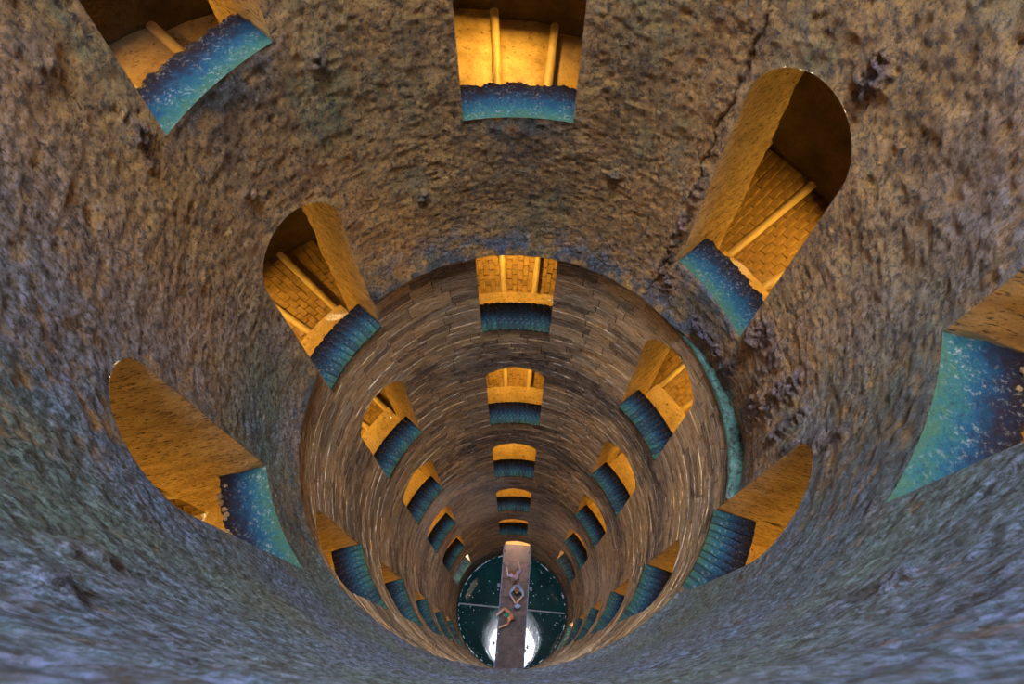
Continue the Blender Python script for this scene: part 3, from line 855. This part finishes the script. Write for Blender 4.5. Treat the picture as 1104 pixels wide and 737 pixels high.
# pale flecks floating on the water
V, F = [], []
for i in range(230):
    rr = math.sqrt(random.random()) * .97; a = random.uniform(0, 360); s = random.choice((.0025, .003, .004, .005, .009)) * R
    x, y, z_ = P3(a, rr, POOL); th = random.uniform(0, 3); o_ = len(V)
    for hz in (.001, .006):
        for k in range(5):
            q = th + k * 1.2566; e = s * random.uniform(.6, 1.1); V.append((x + e * math.cos(q), y + e * math.sin(q), z_ + hz))
    F.append(tuple(o_ + 5 + k for k in range(5)))
    F += [(o_ + k, o_ + (k + 1) % 5, o_ + 5 + (k + 1) % 5, o_ + 5 + k) for k in range(5)]
# broken rim of pale dashes along the waterline
for i in range(150):
    a = random.uniform(0, 360); L = random.uniform(.6, 3.0); wd = random.uniform(.004, .010)
    if random.random() < .35 and 20 < a < 160: continue
    rr = 1.0 - random.uniform(.008, .022)
    box_between(V, F, a, a + L, rr - wd, rr, POOL - .002, POOL + .004, 3, .002)
o = link('floating_debris', mesh_np('floating_debris', V, F), M_FLAKE); tag(o, 'pale specks and broken pale rim floating on the dark teal pool', 'debris', kind='stuff')

def cyl_between(p0, p1, rad, seg=8):
    p0 = Vector(p0); p1 = Vector(p1); d = (p1 - p0).normalized()
    u = d.orthogonal().normalized(); v = d.cross(u); V = []; F = []
    for p_ in (p0, p1):
        for i in range(seg):
            t_ = 2 * math.pi * i / seg; V.append(p_ + rad * (u * math.cos(t_) + v * math.sin(t_)))
    for i in range(seg):
        k = (i + 1) % seg; F.append((i, k, k + seg, i + seg))
    F.append(tuple(range(seg - 1, -1, -1))); F.append(tuple(range(seg, 2 * seg)))
    return V, F
V, F = cyl_between((-.97 * R, .115 * R, (POOL + .03) * R), (.97 * R, -.045 * R, (POOL + .03) * R), .03)
o = link('cross_pipe', mesh_np('cross_pipe', V, F), mat_flat('grey_pipe', [(.3, (.25, .24, .26)), (.7, (.42, .40, .42))], 4)); tag(o, 'thin grey pipe spanning the pool just above the water, crossing under the footbridge', 'pipe')

# ------------------------------------------------------------------ footbridge
DK = -12.20; RAIL = -12.0
bp0 = Vector((.100, 1.03)); bp1 = Vector((-.046, -1.03))      # centreline, far to near
bd = (bp1 - bp0).normalized(); bn = Vector((-bd.y, bd.x)); BW = .236; BL = (bp1 - bp0).length
def bpt(s, t_, z_):
    p_ = bp0 + bd * (s * BL) + bn * t_; return Vector((p_.x * R, p_.y * R, z_ * R))
br = empty('footbridge', bpt(.5, 0, DK)); tag(br, 'narrow rusty brown footbridge with solid sides spanning the pool at the bottom of the shaft', 'bridge')
def obox(s0, s1, t0, t1, z0, z1, ns=1):
    V = []; F = []
    for i in range(ns + 1):
        s = s0 + (s1 - s0) * i / ns
        for t_, z_ in ((t0, z0), (t1, z0), (t1, z1), (t0, z1)): V.append(bpt(s, t_, z_))
    for i in range(ns):
        for k in range(4):
            a = i * 4 + k; b = i * 4 + (k + 1) % 4; F.append((a, b, b + 4, a + 4))
    F.append((3, 2, 1, 0)); q = ns * 4; F.append((q, q + 1, q + 2, q + 3)); return V, F
npl = 7
for i in range(npl):
    V, F = obox(i / npl + .001, (i + 1) / npl - .001, -BW + .006, BW - .006, DK - .03, DK + random.uniform(0, .002))
    link('deck_plate', mesh_np('deck_plate', V, F), M_RUST, br)
for sd in (-1, 1):
    V, F = obox(0, 1, sd * BW - .006, sd * BW + .006, DK - .10, RAIL - .01, 8)
    link('side_panel', mesh_np('side_panel', V, F), M_RUST, br)
    V, F = obox(0, 1, sd * BW - .008, sd * BW + .008, RAIL - .012, RAIL + .004, 8)
    link('handrail', mesh_np('handrail', V, F), M_EDGE, br)
    for i in range(9):
        s = .06 + i * .11
        V, F = obox(s, s + .006, sd * (BW - .02) - .008, sd * (BW - .02) + .008, DK, RAIL - .012)
        link('rail_post', mesh_np('rail_post', V, F), M_EDGE, br)
def floodlight(px, s, sd, label):
    root = empty('floodlight', bpt(s, sd * (BW + .05), RAIL - .03))
    V, F = obox(s - .014, s + .014, sd * (BW + .024), sd * (BW + .062), RAIL - .05, RAIL - .01); 
    link('housing', mesh_np('housing', V, F), M_METAL if px else M_EDGE, root)
    V, F = obox(s - .011, s + .011, sd * (BW + .028), sd * (BW + .058), RAIL - .054, RAIL - .0505)
    link('glass', mesh_np('glass', V, F), M_FLAKE, root)
    V, F = obox(s - .003, s + .003, sd * (BW + .0135), sd * (BW + .024), RAIL - .06, RAIL - .01)
    link('bracket', mesh_np('bracket', V, F), M_METAL, root)
    tag(root, label, 'light', 'small floodlights clamped to the footbridge')
floodlight(0, .36, 1, 'small grey floodlight on the right side of the footbridge, farther one')
floodlight(0, .35, -1, 'small grey floodlight on the left side of the footbridge, farther one')
floodlight(1, .80, 1, 'small black floodlight on the right side of the footbridge, nearer one')
floodlight(1, .79, -1, 'small black floodlight on the left side of the footbridge, nearer one')

# ------------------------------------------------------------------ three people on the footbridge
SKIN = mat_cloth('skin', (.62, .40, .30))
def person(x, y, face, pose, cloth, trousers, hair, label, held=None, scale=1.0):
    """continuous skinned body standing on the deck at (x, y) facing 'face' degrees; pose sets the arms and lean"""
    base = Vector((x * R, y * R, DK * R + .006))
    rot = Matrix.Rotation(math.radians(face), 4, 'Z')
    lean = pose.get('lean', .1)
    # joints: x right, y forward, z up
    J = [(0, 0, .95, .13), (0, lean * .3, 1.15, .125), (0, lean * .7, 1.38, .15), (0, lean, 1.50, .055), (0, lean + .02, 1.56, .055)]
    E = [(0, 1), (1, 2), (2, 3), (3, 4)]
    for s in (-1, 1):
        k = len(J); st = pose.get('stride', .06) * s
        J += [(s * .10, 0, .90, .095), (s * .11, st + .02, .50, .062), (s * .11, st, .09, .042), (s * .12, st + .15, .04, .036)]
        E += [(0, k), (k, k + 1), (k + 1, k + 2), (k + 2, k + 3)]
        k = len(J); el, ha = pose['arms'][0 if s < 0 else 1]
        J += [(s * .17, lean, 1.42, .062), (el[0], el[1], el[2], .045), (ha[0], ha[1], ha[2], .030)]
        E += [(2, k), (k, k + 1), (k + 1, k + 2)]
        # palm and five fingers
        el_, ha_ = Vector(el), Vector(ha); d = (ha_ - el_).normalized(); sx = d.cross(Vector((0, 0, 1))).normalized()
        pk = len(J); pm = ha_ + d * .07; J.append((*pm, .026)); E.append((k + 2, pk))
        for q, (off, ln) in enumerate(((-.03, .07), (-.01, .085), (.01, .08), (.03, .065))):
            f1 = pm + sx * off + d * ln * .5; f2 = pm + sx * off + d * ln - Vector((0, 0, .02))
            i_ = len(J); J += [(*f1, .009), (*f2, .008)]; E += [(pk, i_), (i_, i_ + 1)]
        th = ha_ + sx * -.05 * s + d * .06; J.append((*th, .010)); E.append((k + 2, len(J) - 1))
    me = bpy.data.meshes.new('body'); me.from_pydata([Vector(j[:3]) * scale for j in J], E, []); me.update()
    me.materials.append(cloth); me.materials.append(trousers); me.materials.append(SKIN)
    body = bpy.data.objects.new('person', me); C.objects.link(body)
    md = body.modifiers.new('skin', 'SKIN'); md.use_smooth_shade = True
    sv = me.skin_vertices[0].data
    for i, j in enumerate(J): sv[i].radius = (j[3] * scale, j[3] * scale * .85 if i < 3 else j[3] * scale)
    sv[0].use_root = True
    sub = body.modifiers.new('sub', 'SUBSURF'); sub.levels = 1; sub.render_levels = 1
    dg = bpy.context.evaluated_depsgraph_get(); ev = body.evaluated_get(dg)
    m2 = bpy.data.meshes.new_from_object(ev); body.modifiers.clear(); body.data = m2
    m2.materials.clear()
    for q in (cloth, trousers, SKIN): m2.materials.append(q)
    for p_ in m2.polygons:
        c = p_.center / scale
        p_.material_index = 1 if c.z < .93 else 0
        armd = min((Vector(c) - Vector(pose['arms'][k][1])).length for k in (0, 1))
        if armd < .16 or c.z > 1.50: p_.material_index = 2
        if c.z < .08: p_.material_index = 0
        p_.use_smooth = True
    body.matrix_world = Matrix.Translation(base) @ rot
    # head with nose, ears, eyes; hair as a child cap
    tilt = pose.get('tilt', .3); hc = Vector((0, lean + .05, 1.66)) * scale
    bm = bmesh.new(); bmesh.ops.create_uvsphere(bm, u_segments=18, v_segments=12, radius=1)
    for v in bm.verts:
        v.co = Vector((v.co.x * .078, v.co.y * .098, v.co.z * .118))
        if v.co.z < 0: v.co.x *= 1 + v.co.z * 2.2; v.co.y = v.co.y * (1 + v.co.z * .9) + .006
    def blob(cx_, cy_, cz_, sx_, sy_, sz_):
        r_ = bmesh.ops.create_uvsphere(bm, u_segments=8, v_segments=6, radius=1)
        for v in r_['verts']: v.co = Vector((v.co.x * sx_ + cx_, v.co.y * sy_ + cy_, v.co.z * sz_ + cz_))
    blob(0, .100, -.012, .012, .020, .022); blob(0, .092, -.055, .024, .008, .007)
    for s in (-1, 1): blob(s * .080, -.005, -.005, .010, .018, .028)
    hm = bpy.data.meshes.new('head'); bm.to_mesh(hm); bm.free()
    RT = Matrix.Translation(hc) @ Matrix.Rotation(-tilt, 4, 'X') @ Matrix.Scale(scale, 4)
    ho = bpy.data.objects.new('head', hm); C.objects.link(ho); hm.materials.append(SKIN); ho.parent = body; ho.matrix_basis = RT
    for p_ in hm.polygons: p_.use_smooth = True
    for s in (-1, 1):
        bm = bmesh.new(); r_ = bmesh.ops.create_uvsphere(bm, u_segments=8, v_segments=6, radius=.011)
        for v in r_['verts']: v.co += Vector((s * .030, .086, .012))
        em = bpy.data.meshes.new('eye'); bm.to_mesh(em); bm.free(); em.materials.append(M_METAL)
        eo = bpy.data.objects.new('eye', em); C.objects.link(eo); eo.parent = ho
    bm = bmesh.new(); bmesh.ops.create_uvsphere(bm, u_segments=20, v_segments=14, radius=1)
    for v in bm.verts:
        c = v.co.copy(); v.co = Vector((c.x * .092, c.y * .108 - .012, c.z * .118 + .014))
        n_ = math.sin(c.x * 23) * math.sin(c.y * 19) * .004; v.co += c * n_
    bmesh.ops.delete(bm, geom=[f for f in bm.faces if f.calc_center_median().y > .045 and f.calc_center_median().z < .062 or f.calc_center_median().z < -.07], context='FACES')
    am = bpy.data.meshes.new('hair'); bm.to_mesh(am); bm.free(); am.materials.append(hair)
    ao = bpy.data.objects.new('hair', am); C.objects.link(ao); ao.parent = ho
    for p_ in am.polygons: p_.use_smooth = True
    tag(body, label, 'person')
    return body
lb = mat_cloth('pale_blue_cloth', (.30, .42, .72)); lil = mat_cloth('lilac_cloth', (.48, .38, .62)); pch = mat_cloth('peach_cloth', (.62, .28, .18))
dk = mat_cloth('dark_trousers', (.05, .06, .10)); brn = mat_cloth('brown_hair', (.26, .10, .03)); bge = mat_cloth('beige_trousers', (.35, .27, .20)); grn = mat_cloth('teal_headscarf', (.01, .28, .20))
person(.088, .28, 175, dict(lean=.16, tilt=-.1, arms=[((-.27, .30, 1.22), (-.12, .50, 1.12)), ((.27, .30, 1.22), (.10, .52, 1.12))]), lb, dk, brn,
       'person with brown hair in a pale blue top leaning forward on the footbridge')
person(.055, .42, 20, dict(lean=.10, tilt=.2, stride=.12, arms=[((-.27, .12, 1.16), (-.22, .34, 1.12)), ((.29, .14, 1.18), (.30, .36, 1.16))]), lil, bge, brn,
       'person in a lilac top standing farthest along the footbridge')
person(-.015, -.17, 100, dict(lean=.12, tilt=.0, stride=.14, arms=[((-.30, .16, 1.20), (-.34, .40, 1.18)), ((.28, .20, 1.18), (.16, .42, 1.14))]), pch, dk, grn,
       'person in a peach top and green headscarf standing nearest on the footbridge')
# small pale bags by the first two
for px_, py_, mt, lab in ((.10, .12, lb, 'small pale blue bag held out in front of the brown-haired person'),):
    bm = bmesh.new(); bmesh.ops.create_uvsphere(bm, u_segments=16, v_segments=10, radius=1)
    for v in bm.verts: v.co = Vector((v.co.x * .13 * (1 + .3 * math.cos(v.co.x * 5)), v.co.y * .09, v.co.z * .14 + (.02 * math.sin(v.co.x * 9))))
    me = bpy.data.meshes.new('bag'); bm.to_mesh(me); bm.free(); me.materials.append(mt)
    ob = bpy.data.objects.new('bag', me); C.objects.link(ob); ob.location = (px_ * R - .02, .088 * 0 + (.28 * R - .72), DK * R + 1.02)
    for p_ in me.polygons: p_.use_smooth = True
    tag(ob, lab, 'bag')
